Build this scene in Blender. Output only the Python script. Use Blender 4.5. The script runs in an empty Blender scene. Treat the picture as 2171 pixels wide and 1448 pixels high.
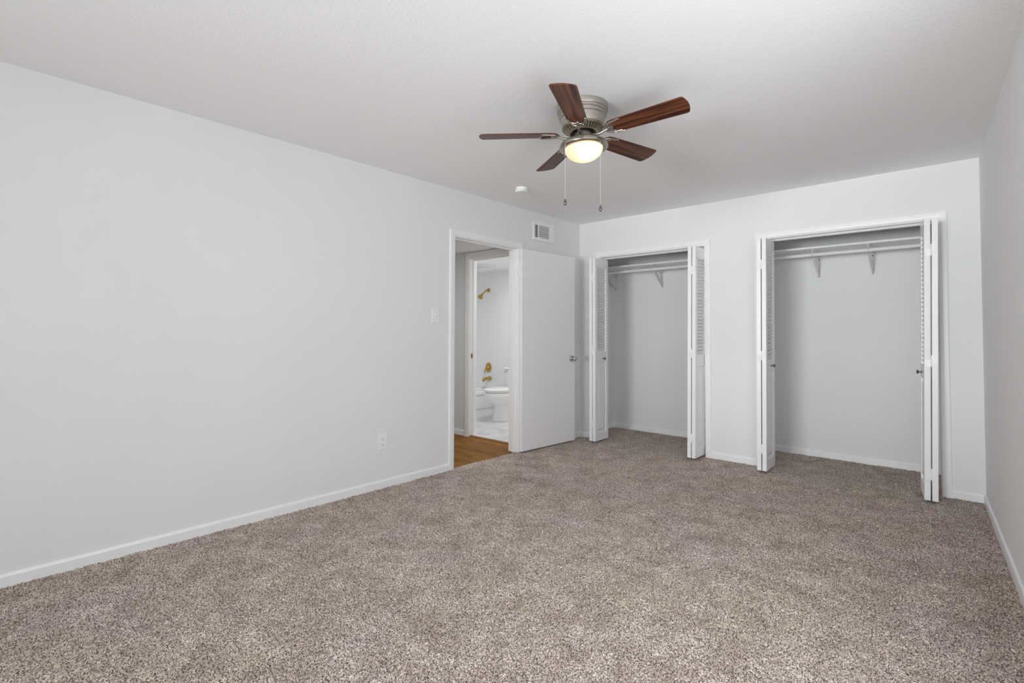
import bpy, bmesh, math, random
from mathutils import Vector, Matrix
random.seed(7)
SC = bpy.context.scene
COL = SC.collection
PI = math.pi

# ------------------------------------------------------------------ camera
F_PX, SHIFT_PX = 1074.35, -46.93
YAW, PITCH, ROLL = math.radians(41.9596), math.radians(1.5421), math.radians(0.1731)
fw = Vector((-math.sin(YAW) * math.cos(PITCH), math.cos(YAW) * math.cos(PITCH), math.sin(PITCH)))
rt = Vector((math.cos(YAW), math.sin(YAW), 0)); up = rt.cross(fw)
rt2 = math.cos(ROLL) * rt + math.sin(ROLL) * up
up2 = -math.sin(ROLL) * rt + math.cos(ROLL) * up
cd = bpy.data.cameras.new('camera'); cam = bpy.data.objects.new('camera', cd); COL.objects.link(cam)
m = Matrix((rt2, up2, -fw)).transposed().to_4x4(); m.translation = Vector((3.3317, -4.8747, 1.1815))
cam.matrix_world = m
cd.sensor_fit = 'HORIZONTAL'; cd.sensor_width = 36.0
cd.lens = F_PX / 2171 * 36.0
cd.shift_y = SHIFT_PX / 2171
cd.clip_start = 0.02
SC.camera = cam

# ------------------------------------------------------------------ world, exposure, lights
SC.view_settings.view_transform = 'Standard'
SC.view_settings.look = 'None'
SC.view_settings.gamma = 1.0
SC.view_settings.exposure = 0.08
SC.view_settings.use_curve_mapping = False
w = bpy.data.worlds.new('world'); SC.world = w; w.use_nodes = True
w.node_tree.nodes['Background'].inputs[0].default_value = (0.75, 0.85, 1.0, 1)
w.node_tree.nodes['Background'].inputs[1].default_value = 1.0
SC.cycles.max_bounces = 10
SC.cycles.diffuse_bounces = 8
SC.cycles.caustics_reflective = False
SC.cycles.caustics_refractive = False
SC.cycles.sample_clamp_indirect = 6.0


def area(name, loc, rot, sx, sy, power, color, spread=180):
    d = bpy.data.lights.new(name, 'AREA'); d.shape = 'RECTANGLE'; d.size = sx; d.size_y = sy
    d.energy = power; d.color = color; d.spread = math.radians(spread)
    o = bpy.data.objects.new(name, d); COL.objects.link(o); o.location = loc; o.rotation_euler = rot
    return o


# rear window daylight shaped into beams, and an added side window (out of frame)
DAY = (0.955, 0.985, 1.01)
area('window_daylight', (2.0, -9.54, 1.36), (PI / 2 - 0.10, 0, -0.05), 2.0, 1.45, 18, DAY, 60)
area('window_daylight', (2.0, -9.535, 1.36), (PI / 2 + 0.22, 0, -0.05), 2.0, 1.45, 31, DAY, 54)  # raised narrow beam added to brighten the far ceiling
area('window_daylight', (3.80, -3.75, 1.36), (PI / 2 - 0.12, 0, PI / 2 + 0.0544 - 0.30), 1.5, 1.40, 36, DAY)  # light of the added side window, evens out the long wall and carpet
# area lights without fixtures, added to brighten the bathroom and the hall
area('bathroom_ceiling_lamp', (-0.9, -0.15, 2.10), (0, 0, 0), 0.5, 0.5, 11.5, (1.0, 0.995, 0.985))
area('hall_ceiling_lamp', (-1.0, -2.3, 2.09), (0, 0, 0), 0.35, 0.35, 10, (0.96, 0.99, 1.0))


# ------------------------------------------------------------------ materials
def s2l(c):
    return tuple((x / 255 / 12.92) if x / 255 <= 0.04045 else ((x / 255 + 0.055) / 1.055) ** 2.4 for x in c)


def mat(name, col, rough=0.5, metal=0.0, spec=0.5, coat=0.0):
    ma = bpy.data.materials.new(name); ma.use_nodes = True
    b = ma.node_tree.nodes['Principled BSDF']
    b.inputs['Base Color'].default_value = (*col, 1)
    b.inputs['Roughness'].default_value = rough
    b.inputs['Metallic'].default_value = metal
    b.inputs['Specular IOR Level'].default_value = spec
    b.inputs['Coat Weight'].default_value = coat
    return ma


def N(ma, t, **kw):
    n = ma.node_tree.nodes.new(t)
    for k, v in kw.items():
        if hasattr(n, k): setattr(n, k, v)
        else: n.inputs[k.replace('_', ' ')].default_value = v
    return n


def LK(ma, a, b): ma.node_tree.links.new(a, b)


def paint(name, col, rough, scale, dist, strength=1.0, detail=4, spec=0.5, mottled=0.0):
    """painted surface with a fine rolled or sprayed texture and faint unevenness of the coat"""
    ma = mat(name, col, rough, spec=spec)
    b = ma.node_tree.nodes['Principled BSDF']
    tc = N(ma, 'ShaderNodeTexCoord')
    no = N(ma, 'ShaderNodeTexNoise'); no.inputs['Scale'].default_value = scale; no.inputs['Detail'].default_value = detail
    LK(ma, tc.outputs['Object'], no.inputs['Vector'])
    bu = N(ma, 'ShaderNodeBump'); bu.inputs['Strength'].default_value = strength; bu.inputs['Distance'].default_value = dist
    LK(ma, no.outputs['Fac'], bu.inputs['Height']); LK(ma, bu.outputs['Normal'], b.inputs['Normal'])
    if mottled:
        n2 = N(ma, 'ShaderNodeTexNoise'); n2.inputs['Scale'].default_value = 1.3; n2.inputs['Detail'].default_value = 3
        LK(ma, tc.outputs['Object'], n2.inputs['Vector'])
        r = N(ma, 'ShaderNodeValToRGB')
        r.color_ramp.elements[0].position = 0.3; r.color_ramp.elements[1].position = 0.7
        r.color_ramp.elements[0].color = (*[c * (1 - mottled) for c in col], 1)
        r.color_ramp.elements[1].color = (*[min(1, c * (1 + mottled)) for c in col], 1)
        LK(ma, n2.outputs['Fac'], r.inputs['Fac']); LK(ma, r.outputs['Color'], b.inputs['Base Color'])
    return ma


M_WALL = paint('wall_paint', (0.81, 0.81, 0.808), 0.75, 130, 0.0006, 0.8, mottled=0.012, spec=0.25)
M_CEIL = paint('ceiling_paint', (0.91, 0.91, 0.91), 0.9, 90, 0.0010, 1.0, spec=0.15)
M_TRIM = paint('trim_paint', (0.88, 0.88, 0.88), 0.35, 40, 0.0003, 0.4)
M_DOOR = paint('door_paint', (0.88, 0.88, 0.88), 0.45, 60, 0.0003, 0.5)
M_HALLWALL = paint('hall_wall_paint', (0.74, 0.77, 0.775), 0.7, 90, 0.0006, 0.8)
M_SHELF = paint('shelf_paint', (0.84, 0.84, 0.84), 0.45, 50, 0.0002, 0.4)
M_PLASTIC = mat('white_plastic', (0.87, 0.87, 0.86), 0.35)
M_PORC = mat('porcelain', (0.92, 0.92, 0.915), 0.12, coat=0.4)
M_SURR = mat('tub_surround', (0.86, 0.86, 0.86), 0.25)
M_NICKEL = mat('brushed_nickel', (0.44, 0.41, 0.37), 0.30, 1.0)
M_NICKELP = mat('satin_nickel_painted', (0.40, 0.365, 0.325), 0.42, 0.75)
M_CHROME = mat('chrome', (0.62, 0.62, 0.61), 0.12, 1.0)
M_BRASS = mat('brass', (0.56, 0.36, 0.11), 0.22, 1.0)
M_OLDBRASS = mat('dull_brass', (0.50, 0.42, 0.22), 0.4, 0.9)
M_DARK = mat('dark_slot', (0.012, 0.012, 0.012), 0.7)  # near-black painted in for the shade inside holes and the duct
M_BLACK = mat('black_metal', (0.015, 0.014, 0.013), 0.4)
M_STEEL = mat('painted_steel', (0.70, 0.70, 0.70), 0.4)
M_GREYMETAL = mat('grey_knob_metal', (0.16, 0.15, 0.14), 0.3, 0.8)


def carpet():
    ma = mat('carpet', (0.3, 0.26, 0.23), 1.0, spec=0.05)
    b = ma.node_tree.nodes['Principled BSDF']
    b.inputs['Sheen Weight'].default_value = 0.25
    b.inputs['Sheen Roughness'].default_value = 0.6
    tc = N(ma, 'ShaderNodeTexCoord')
    # twisted tufts: fine speckle of light tips, shade in the gaps painted dark
    warp = N(ma, 'ShaderNodeTexNoise'); warp.inputs['Scale'].default_value = 60; warp.inputs['Detail'].default_value = 2
    LK(ma, tc.outputs['Object'], warp.inputs['Vector'])
    sub = N(ma, 'ShaderNodeVectorMath', operation='MULTIPLY_ADD')
    sub.inputs[1].default_value = (0.010, 0.010, 0.010)
    LK(ma, warp.outputs['Color'], sub.inputs[0]); LK(ma, tc.outputs['Object'], sub.inputs[2])
    fine = N(ma, 'ShaderNodeTexNoise'); fine.inputs['Scale'].default_value = 190; fine.inputs['Detail'].default_value = 2.5; fine.inputs['Roughness'].default_value = 0.55
    LK(ma, sub.outputs[0], fine.inputs['Vector'])
    vor = N(ma, 'ShaderNodeTexVoronoi'); vor.inputs['Scale'].default_value = 190
    LK(ma, sub.outputs[0], vor.inputs['Vector'])
    comb = N(ma, 'ShaderNodeMath', operation='MULTIPLY_ADD'); comb.inputs[1].default_value = -0.28
    LK(ma, vor.outputs['Distance'], comb.inputs[0]); LK(ma, fine.outputs['Fac'], comb.inputs[2])
    r1 = N(ma, 'ShaderNodeValToRGB')
    cr = r1.color_ramp
    cr.elements[0].position = 0.23; cr.elements[0].color = (0.095, 0.069, 0.056, 1)
    cr.elements[1].position = 0.54; cr.elements[1].color = (0.95, 0.855, 0.77, 1)
    e = cr.elements.new(0.345); e.color = (0.53, 0.45, 0.39, 1)
    e = cr.elements.new(0.43); e.color = (0.80, 0.705, 0.625, 1)
    LK(ma, comb.outputs[0], r1.inputs['Fac'])
    # patches where the pile is trodden or brushed another way
    big = N(ma, 'ShaderNodeTexNoise'); big.inputs['Scale'].default_value = 5.5; big.inputs['Detail'].default_value = 6; big.inputs['Roughness'].default_value = 0.74; big.inputs['Distortion'].default_value = 0.3
    LK(ma, tc.outputs['Object'], big.inputs['Vector'])
    r2 = N(ma, 'ShaderNodeValToRGB')
    r2.color_ramp.elements[0].position = 0.34; r2.color_ramp.elements[0].color = (0.66, 0.61, 0.575, 1)
    r2.color_ramp.elements[1].position = 0.60; r2.color_ramp.elements[1].color = (1.0, 1.0, 1.0, 1)
    LK(ma, big.outputs['Fac'], r2.inputs['Fac'])
    hue = N(ma, 'ShaderNodeTexNoise'); hue.inputs['Scale'].default_value = 1.7; hue.inputs['Detail'].default_value = 3
    LK(ma, tc.outputs['Object'], hue.inputs['Vector'])
    r3 = N(ma, 'ShaderNodeValToRGB')
    r3.color_ramp.elements[0].position = 0.38; r3.color_ramp.elements[0].color = (1.0, 0.99, 0.94, 1)
    r3.color_ramp.elements[1].position = 0.62; r3.color_ramp.elements[1].color = (1.0, 0.968, 0.99, 1)
    LK(ma, hue.outputs['Fac'], r3.inputs['Fac'])
    m1 = N(ma, 'ShaderNodeMix', data_type='RGBA', blend_type='MULTIPLY'); m1.inputs[0].default_value = 1
    m2 = N(ma, 'ShaderNodeMix', data_type='RGBA', blend_type='MULTIPLY'); m2.inputs[0].default_value = 1
    LK(ma, r1.outputs['Color'], m1.inputs[6]); LK(ma, r2.outputs['Color'], m1.inputs[7])
    LK(ma, m1.outputs[2], m2.inputs[6]); LK(ma, r3.outputs['Color'], m2.inputs[7])
    LK(ma, m2.outputs[2], b.inputs['Base Color'])
    bu = N(ma, 'ShaderNodeBump'); bu.inputs['Strength'].default_value = 1.0; bu.inputs['Distance'].default_value = 0.002
    LK(ma, comb.outputs[0], bu.inputs['Height'])
    bu2 = N(ma, 'ShaderNodeBump'); bu2.inputs['Strength'].default_value = 0.7; bu2.inputs['Distance'].default_value = 0.01
    LK(ma, big.outputs['Fac'], bu2.inputs['Height']); LK(ma, bu2.outputs['Normal'], bu.inputs['Normal'])
    LK(ma, bu.outputs['Normal'], b.inputs['Normal'])
    return ma


M_CARPET = carpet()


def blade_wood():
    ma = mat('walnut_laminate', (0.08, 0.03, 0.015), 0.34, spec=0.28, coat=0.0)
    ma.node_tree.nodes['Principled BSDF'].inputs['Coat Roughness'].default_value = 0.2
    b = ma.node_tree.nodes['Principled BSDF']
    tc = N(ma, 'ShaderNodeTexCoord')
    mp = N(ma, 'ShaderNodeMapping'); mp.inputs['Scale'].default_value = (1.6, 26, 1)
    LK(ma, tc.outputs['Object'], mp.inputs['Vector'])
    no = N(ma, 'ShaderNodeTexNoise'); no.inputs['Scale'].default_value = 1.3; no.inputs['Detail'].default_value = 4; no.inputs['Distortion'].default_value = 0.25
    LK(ma, mp.outputs[0], no.inputs['Vector'])
    r = N(ma, 'ShaderNodeValToRGB')
    r.color_ramp.elements[0].position = 0.36; r.color_ramp.elements[0].color = (0.030, 0.009, 0.0045, 1)
    r.color_ramp.elements[1].position = 0.66; r.color_ramp.elements[1].color = (0.215, 0.076, 0.028, 1)
    e = r.color_ramp.elements.new(0.5); e.color = (0.110, 0.035, 0.014, 1)
    LK(ma, no.outputs['Fac'], r.inputs['Fac']); LK(ma, r.outputs['Color'], b.inputs['Base Color'])
    return ma


M_BLADE = blade_wood()
M_BLADEEDGE = mat('blade_edge', (0.12, 0.055, 0.035), 0.4)


def oak():
    ma = mat('hall_wood_floor', (0.2, 0.1, 0.03), 0.5, spec=0.08)
    b = ma.node_tree.nodes['Principled BSDF']
    tc = N(ma, 'ShaderNodeTexCoord')
    br = N(ma, 'ShaderNodeTexBrick'); br.offset = 0.37; br.squash = 1.0
    br.inputs['Scale'].default_value = 1.0
    br.inputs['Mortar Size'].default_value = 0.0012
    br.inputs['Brick Width'].default_value = 0.62
    br.inputs['Row Height'].default_value = 0.095
    br.inputs['Color1'].default_value = (0.35, 0.168, 0.035, 1)
    br.inputs['Color2'].default_value = (0.21, 0.092, 0.016, 1)
    br.inputs['Mortar'].default_value = (0.05, 0.022, 0.006, 1)
    LK(ma, tc.outputs['Object'], br.inputs['Vector'])
    mp = N(ma, 'ShaderNodeMapping'); mp.inputs['Scale'].default_value = (3, 26, 1)
    LK(ma, tc.outputs['Object'], mp.inputs['Vector'])
    no = N(ma, 'ShaderNodeTexNoise'); no.inputs['Scale'].default_value = 2.2; no.inputs['Detail'].default_value = 5; no.inputs['Distortion'].default_value = 0.8
    LK(ma, mp.outputs[0], no.inputs['Vector'])
    r = N(ma, 'ShaderNodeValToRGB')
    r.color_ramp.elements[0].position = 0.3; r.color_ramp.elements[0].color = (0.55, 0.5, 0.42, 1)
    r.color_ramp.elements[1].position = 0.7; r.color_ramp.elements[1].color = (1.2, 1.15, 1.05, 1)
    LK(ma, no.outputs['Fac'], r.inputs['Fac'])
    mx = N(ma, 'ShaderNodeMix', data_type='RGBA', blend_type='MULTIPLY'); mx.inputs[0].default_value = 1
    LK(ma, br.outputs['Color'], mx.inputs[6]); LK(ma, r.outputs['Color'], mx.inputs[7])
    LK(ma, mx.outputs[2], b.inputs['Base Color'])
    return ma


M_OAK = oak()
M_THRESH = mat('threshold_wood', (0.26, 0.14, 0.055), 0.5, spec=0.15)


def tile():
    ma = mat('bathroom_tile', (0.7, 0.7, 0.7), 0.28)
    b = ma.node_tree.nodes['Principled BSDF']
    tc = N(ma, 'ShaderNodeTexCoord')
    br = N(ma, 'ShaderNodeTexBrick'); br.offset = 0.5
    br.inputs['Scale'].default_value = 1.0
    br.inputs['Mortar Size'].default_value = 0.003
    br.inputs['Brick Width'].default_value = 0.61
    br.inputs['Row Height'].default_value = 0.305
    br.inputs['Color1'].default_value = (0.74, 0.74, 0.74, 1)
    br.inputs['Color2'].default_value = (0.69, 0.69, 0.69, 1)
    br.inputs['Mortar'].default_value = (0.55, 0.55, 0.55, 1)
    LK(ma, tc.outputs['Object'], br.inputs['Vector'])
    no = N(ma, 'ShaderNodeTexNoise'); no.inputs['Scale'].default_value = 3.0; no.inputs['Detail'].default_value = 6; no.inputs['Distortion'].default_value = 1.5
    LK(ma, tc.outputs['Object'], no.inputs['Vector'])
    r = N(ma, 'ShaderNodeValToRGB')
    r.color_ramp.elements[0].position = 0.4; r.color_ramp.elements[0].color = (0.80, 0.80, 0.81, 1)
    r.color_ramp.elements[1].position = 0.55; r.color_ramp.elements[1].color = (1, 1, 1, 1)
    LK(ma, no.outputs['Fac'], r.inputs['Fac'])
    mx = N(ma, 'ShaderNodeMix', data_type='RGBA', blend_type='MULTIPLY'); mx.inputs[0].default_value = 1
    LK(ma, br.outputs['Color'], mx.inputs[6]); LK(ma, r.outputs['Color'], mx.inputs[7])
    LK(ma, mx.outputs[2], b.inputs['Base Color'])
    return ma


M_TILE = tile()


def frosted():
    ma = bpy.data.materials.new('frosted_glass'); ma.use_nodes = True
    nt = ma.node_tree; nt.nodes.remove(nt.nodes['Principled BSDF'])
    out = [n for n in nt.nodes if n.type == 'OUTPUT_MATERIAL'][0]
    tr = N(ma, 'ShaderNodeBsdfTranslucent'); tr.inputs[0].default_value = (0.92, 0.84, 0.70, 1)
    df = N(ma, 'ShaderNodeBsdfDiffuse'); df.inputs[0].default_value = (0.85, 0.80, 0.72, 1)
    gl = N(ma, 'ShaderNodeBsdfGlossy'); gl.inputs['Roughness'].default_value = 0.15
    m1 = N(ma, 'ShaderNodeMixShader'); m1.inputs[0].default_value = 0.35
    m2 = N(ma, 'ShaderNodeMixShader'); m2.inputs[0].default_value = 0.04
    LK(ma, tr.outputs[0], m1.inputs[1]); LK(ma, df.outputs[0], m1.inputs[2])
    LK(ma, m1.outputs[0], m2.inputs[1]); LK(ma, gl.outputs[0], m2.inputs[2])
    LK(ma, m2.outputs[0], out.inputs[0])
    return ma


M_GLASS = frosted()


# ------------------------------------------------------------------ mesh helpers
def BM(): return bmesh.new()


def box(bm, x0, x1, y0, y1, z0, z1, mtx=None):
    vs = [bm.verts.new((x, y, z)) for x in (x0, x1) for y in (y0, y1) for z in (z0, z1)]
    if mtx:
        for v in vs: v.co = mtx @ v.co
    for a, b, c, d in ((0, 1, 3, 2), (4, 6, 7, 5), (0, 4, 5, 1), (2, 3, 7, 6), (0, 2, 6, 4), (1, 5, 7, 3)):
        bm.faces.new((vs[a], vs[b], vs[c], vs[d]))
    return vs


def prism(bm, poly, z0, z1, mtx=None):
    """poly: list of (x, y), extruded along z"""
    a = [bm.verts.new((x, y, z0)) for x, y in poly]; b = [bm.verts.new((x, y, z1)) for x, y in poly]
    if mtx:
        for v in a + b: v.co = mtx @ v.co
    n = len(poly)
    bm.faces.new(a[::-1]); bm.faces.new(b)
    for i in range(n):
        bm.faces.new((a[i], a[(i + 1) % n], b[(i + 1) % n], b[i]))


def lathe(bm, prof, n=48, mtx=None, close=False):
    """prof: list of (r, z) turned about the z axis"""
    rings = []
    for r, z in prof:
        if r < 1e-6:
            rings.append([bm.verts.new((0, 0, z))])
        else:
            rings.append([bm.verts.new((r * math.cos(2 * PI * i / n), r * math.sin(2 * PI * i / n), z)) for i in range(n)])
    if mtx:
        for rg in rings:
            for v in rg: v.co = mtx @ v.co
    for a, b in zip(rings, rings[1:]):
        for i in range(n):
            j = (i + 1) % n
            if len(a) == 1 and len(b) == 1: continue
            if len(a) == 1: bm.faces.new((a[0], b[j], b[i]))
            elif len(b) == 1: bm.faces.new((a[i], a[j], b[0]))
            else: bm.faces.new((a[i], a[j], b[j], b[i]))


def tube(bm, pts, r, n=10, cap=True):
    pts = [Vector(p) for p in pts]
    rs = r if isinstance(r, (list, tuple)) else [r] * len(pts)
    rings = []; prev = None
    for i, p in enumerate(pts):
        if i == 0: t = pts[1] - p
        elif i == len(pts) - 1: t = p - pts[i - 1]
        else: t = (pts[i + 1] - pts[i - 1])
        t.normalize()
        if prev is None:
            a = Vector((0, 0, 1)) if abs(t.z) < 0.9 else Vector((1, 0, 0))
            u = t.cross(a).normalized()
        else:
            u = (prev - t * prev.dot(t)).normalized()
        prev = u; v = t.cross(u)
        rings.append([bm.verts.new(p + (u * math.cos(2 * PI * k / n) + v * math.sin(2 * PI * k / n)) * rs[i]) for k in range(n)])
    for a, b in zip(rings, rings[1:]):
        for k in range(n):
            bm.faces.new((a[k], a[(k + 1) % n], b[(k + 1) % n], b[k]))
    if cap:
        bm.faces.new(rings[0][::-1]); bm.faces.new(rings[-1])


def loft(bm, sections, caps=True):
    """sections: list of rings with equal numbers of points"""
    rings = [[bm.verts.new(p) for p in s] for s in sections]
    n = len(rings[0])
    for a, b in zip(rings, rings[1:]):
        for k in range(n):
            bm.faces.new((a[k], a[(k + 1) % n], b[(k + 1) % n], b[k]))
    if caps:
        bm.faces.new(rings[0][::-1]); bm.faces.new(rings[-1])


def smooth_curve(pts, n=8):
    pts = [Vector(p) for p in pts]; out = []
    P = [pts[0]] + pts + [pts[-1]]
    for i in range(1, len(P) - 2):
        p0, p1, p2, p3 = P[i - 1], P[i], P[i + 1], P[i + 2]
        for k in range(n):
            t = k / n
            out.append(0.5 * ((2 * p1) + (-p0 + p2) * t + (2 * p0 - 5 * p1 + 4 * p2 - p3) * t * t + (-p0 + 3 * p1 - 3 * p2 + p3) * t ** 3))
    out.append(pts[-1]); return out


def obj(name, bm, material, parent=None, bevel=0.0, smooth=False, segs=2, loc=None, rot=None):
    bmesh.ops.recalc_face_normals(bm, faces=bm.faces)
    me = bpy.data.meshes.new(name); bm.to_mesh(me); bm.free()
    mats = material if isinstance(material, (list, tuple)) else [material]
    for ma in mats: me.materials.append(ma)
    o = bpy.data.objects.new(name, me); COL.objects.link(o)
    if parent: o.parent = parent
    if loc: o.location = loc
    if rot: o.rotation_euler = rot
    if smooth:
        for p in me.polygons: p.use_smooth = True
        try: me.set_sharp_from_angle(angle=math.radians(38))
        except Exception: pass
    if bevel > 0:
        b = o.modifiers.new('bevel', 'BEVEL'); b.width = bevel; b.segments = segs; b.limit_method = 'ANGLE'; b.angle_limit = math.radians(40)
    return o


def tag(o, label, cat, group=None, kind=None):
    o['label'] = label; o['category'] = cat
    if group: o['group'] = group
    if kind: o['kind'] = kind
    return o


def thing(name, loc, label, cat, rot=None, group=None, kind=None):
    o = bpy.data.objects.new(name, None); COL.objects.link(o); o.empty_display_size = 0.05
    o.location = loc
    if rot: o.rotation_euler = rot
    return tag(o, label, cat, group, kind)


def copy_tree(o, parent=None):
    c = o.copy(); COL.objects.link(c)
    if parent is not None: c.parent = parent
    for ch in [x for x in o.children]: copy_tree(ch, c)
    return c


# ------------------------------------------------------------------ room shell
H = 2.44
W0, SL = 3.410, 0.0544          # right wall: x = W0 - SL*y
YR = -9.40                      # rear wall
xr = lambda y: W0 - SL * y

import numpy as np


def carpet_mesh():
    """the carpet: a backing slab with a cut pile of small twisted tufts standing on it"""
    rng = np.random.default_rng(3)
    x0, x1, y0, y1, st = -0.022, 3.72, -5.45, 0.80, 0.0042
    nx, ny = int((x1 - x0) / st) + 1, int((y1 - y0) / st) + 1
    X, Y = np.meshgrid(np.linspace(x0, x1, nx), np.linspace(y0, y1, ny))

    def soft(cell):                      # smooth random relief with the given grain
        gx, gy = int((x1 - x0) / cell) + 3, int((y1 - y0) / cell) + 3
        g = rng.standard_normal((gy, gx))
        fx = (X - x0) / cell; fy = (Y - y0) / cell
        ix = fx.astype(int); iy = fy.astype(int); tx = fx - ix; ty = fy - iy
        tx = tx * tx * (3 - 2 * tx); ty = ty * ty * (3 - 2 * ty)
        return (g[iy, ix] * (1 - tx) + g[iy, ix + 1] * tx) * (1 - ty) + (g[iy + 1, ix] * (1 - tx) + g[iy + 1, ix + 1] * tx) * ty

    Z = 0.0030 * rng.standard_normal((ny, nx)) + 0.0016 * soft(0.011) + 0.0012 * soft(0.07) + 0.0012 * soft(0.21)
    Z = np.clip(Z, -0.010, 0.008) - 0.001
    X = X + rng.uniform(-.0014, .0014, X.shape); Y = Y + rng.uniform(-.0014, .0014, Y.shape)
    X[:, 0] = x0; X[:, -1] = x1
    co = np.stack([X, Y, Z], -1).reshape(-1, 3).astype(np.float32)
    i = np.arange(nx * ny).reshape(ny, nx)
    q = np.stack([i[:-1, :-1], i[:-1, 1:], i[1:, 1:], i[1:, :-1]], -1).reshape(-1, 4)
    # backing slab
    sl = np.array([(x, y, z) for x in (-0.022, 4.15) for y in (YR - .1, 0.9) for z in (-0.05, -0.011)], np.float32)
    n = len(co); co = np.concatenate([co, sl])
    sq = np.array([(0, 1, 3, 2), (4, 6, 7, 5), (0, 4, 5, 1), (2, 3, 7, 6), (0, 2, 6, 4), (1, 5, 7, 3)]) + n
    q = np.concatenate([q, sq]).astype(np.int32)
    me = bpy.data.meshes.new('floor')
    me.vertices.add(len(co)); me.vertices.foreach_set('co', co.ravel())
    me.loops.add(q.size); me.loops.foreach_set('vertex_index', q.ravel())
    me.polygons.add(len(q)); me.polygons.foreach_set('loop_start', np.arange(0, q.size, 4, dtype=np.int32))
    sm = np.ones(len(q), bool); sm[-6:] = False
    me.polygons.foreach_set('use_smooth', sm)
    me.update(calc_edges=True); me.materials.append(M_CARPET)
    o = bpy.data.objects.new('floor', me); COL.objects.link(o); return o


o = carpet_mesh(); tag(o, 'speckled taupe cut-pile carpet covering the bedroom and closet floors', 'carpet', kind='structure')
bm = BM(); box(bm, -0.12, 4.15, YR - 0.1, 0.9, H, H + 0.1)
o = obj('ceiling', bm, M_CEIL); tag(o, 'white textured bedroom ceiling that the fan hangs from', 'ceiling', kind='structure')

DY0, DY1, DZ = -1.932, -1.068, 2.035      # rough opening of the bedroom door
bm = BM()
box(bm, -0.12, 0, YR, DY0, -0.05, H); box(bm, -0.12, 0, DY0, DY1, DZ, H); box(bm, -0.12, 0, DY1, 0.11, -0.05, H)
o = obj('wall_left', bm, M_WALL); tag(o, 'long pale grey wall with the bedroom doorway, light switch and outlet', 'wall', kind='structure')

S0, S1, L0, L1, CZ = 0.268, 1.457, 1.951, 3.184, 2.040   # rough openings of the two closets
bm = BM()
box(bm, 0, S0, 0, 0.11, -0.05, H); box(bm, S1, L0, 0, 0.11, -0.05, H); box(bm, L1, xr(0) + 0.02, 0, 0.11, -0.05, H)
box(bm, S0, S1, 0, 0.11, CZ, H); box(bm, L0, L1, 0, 0.11, CZ, H)
o = obj('wall_back', bm, M_WALL); tag(o, 'pale grey wall holding the two closet openings', 'wall', kind='structure')

WRY0, WRY1, WZ0, WZ1 = -4.70, -2.80, 0.62, 2.10      # unseen window added in the side wall to spread the light
bm = BM()
for ya, yb, z0, z1 in ((0.11, WRY1, -0.05, H), (WRY0, YR, -0.05, H), (WRY1, WRY0, -0.05, WZ0), (WRY1, WRY0, WZ1, H)):
    prism(bm, [(xr(ya), ya), (xr(yb), yb), (xr(yb) + .12, yb), (xr(ya) + .12, ya)], z0, z1)
o = obj('wall_right', bm, M_WALL); tag(o, 'narrow strip of pale grey side wall beside the large closet', 'wall', kind='structure')
bm = BM()
for ya, yb, z0, z1 in ((WRY1, WRY1 - .05, WZ0, WZ1), (WRY0 + .05, WRY0, WZ0, WZ1), (WRY1, WRY0, WZ0, WZ0 + .05), (WRY1, WRY0, WZ1 - .05, WZ1), (WRY1, WRY0, 1.35, 1.385)):
    prism(bm, [(xr(ya) + .03, ya), (xr(yb) + .03, yb), (xr(yb) + .075, yb), (xr(ya) + .075, ya)], z0, z1)
o = obj('window_2', bm, M_TRIM); tag(o, 'white framed window in the side wall lighting the room', 'window', kind='structure')

# rear wall behind the camera, with two windows
WIN = [(1.0, 3.0)]
bm = BM()
box(bm, -0.12, WIN[0][0], YR - .12, YR, -0.05, H); box(bm, WIN[0][1], 4.1, YR - .12, YR, -0.05, H)
for a, b in WIN: box(bm, a, b, YR - .12, YR, -0.05, WZ0); box(bm, a, b, YR - .12, YR, WZ1, H)
o = obj('wall_rear', bm, M_WALL); tag(o, 'pale grey bedroom wall with the wide window', 'wall', kind='structure')
for i, (a, b) in enumerate(WIN):
    bm = BM()
    for x0, x1, z0, z1 in ((a, a + .05, WZ0, WZ1), (b - .05, b, WZ0, WZ1), (a, b, WZ0, WZ0 + .05), (a, b, WZ1 - .05, WZ1), (a, b, 1.40, 1.44)):
        box(bm, x0, x1, YR - .08, YR - .03, z0, z1)
    o = obj('window_%d' % (i + 1), bm, M_TRIM, bevel=0.003)
    tag(o, 'wide white framed window behind the room lighting the long wall', 'window', kind='structure')


# closet shells
def closet(name, x0, x1, yb, label):
    bm = BM(); t = 0.1
    box(bm, x0 - t, x0, 0.11, yb + t, -0.05, H); box(bm, x1, x1 + t, 0.11, yb + t, -0.05, H)
    box(bm, x0, x1, yb, yb + t, -0.05, H)
    tag(obj(name, bm, M_WALL), label, 'wall', kind='structure')


closet('wall_small_closet', -0.02, 1.56, 0.765, 'plain grey inside walls of the small closet')
closet('wall_large_closet', 1.74, 3.36, 0.745, 'plain grey inside walls of the large closet')

BBH, BBT = 0.062, 0.012


def base_prof(): return [(0, -.012), (BBT, -.012), (BBT, BBH - .012), (BBT * .75, BBH - .004), (BBT * .3, BBH), (0, BBH)]


def baseboard(name, segs, label, zoff=-0.001, mate=None, parent=None):
    """segs: list of ((x0,y0),(x1,y1)), the room lying to the left of the direction of travel"""
    bm = BM()
    for p0, p1 in segs:
        p0, p1 = Vector(p0), Vector(p1); d = (p1 - p0).normalized(); nrm = Vector((-d.y, d.x))
        rings = []
        for q in (p0, p1):
            rings.append([(q.x + nrm.x * a, q.y + nrm.y * a, z + zoff) for a, z in base_prof()])
        loft(bm, rings)
    o = obj(name, bm, mate or M_TRIM)
    tag(o, label, 'baseboard', kind='structure'); return o


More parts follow.
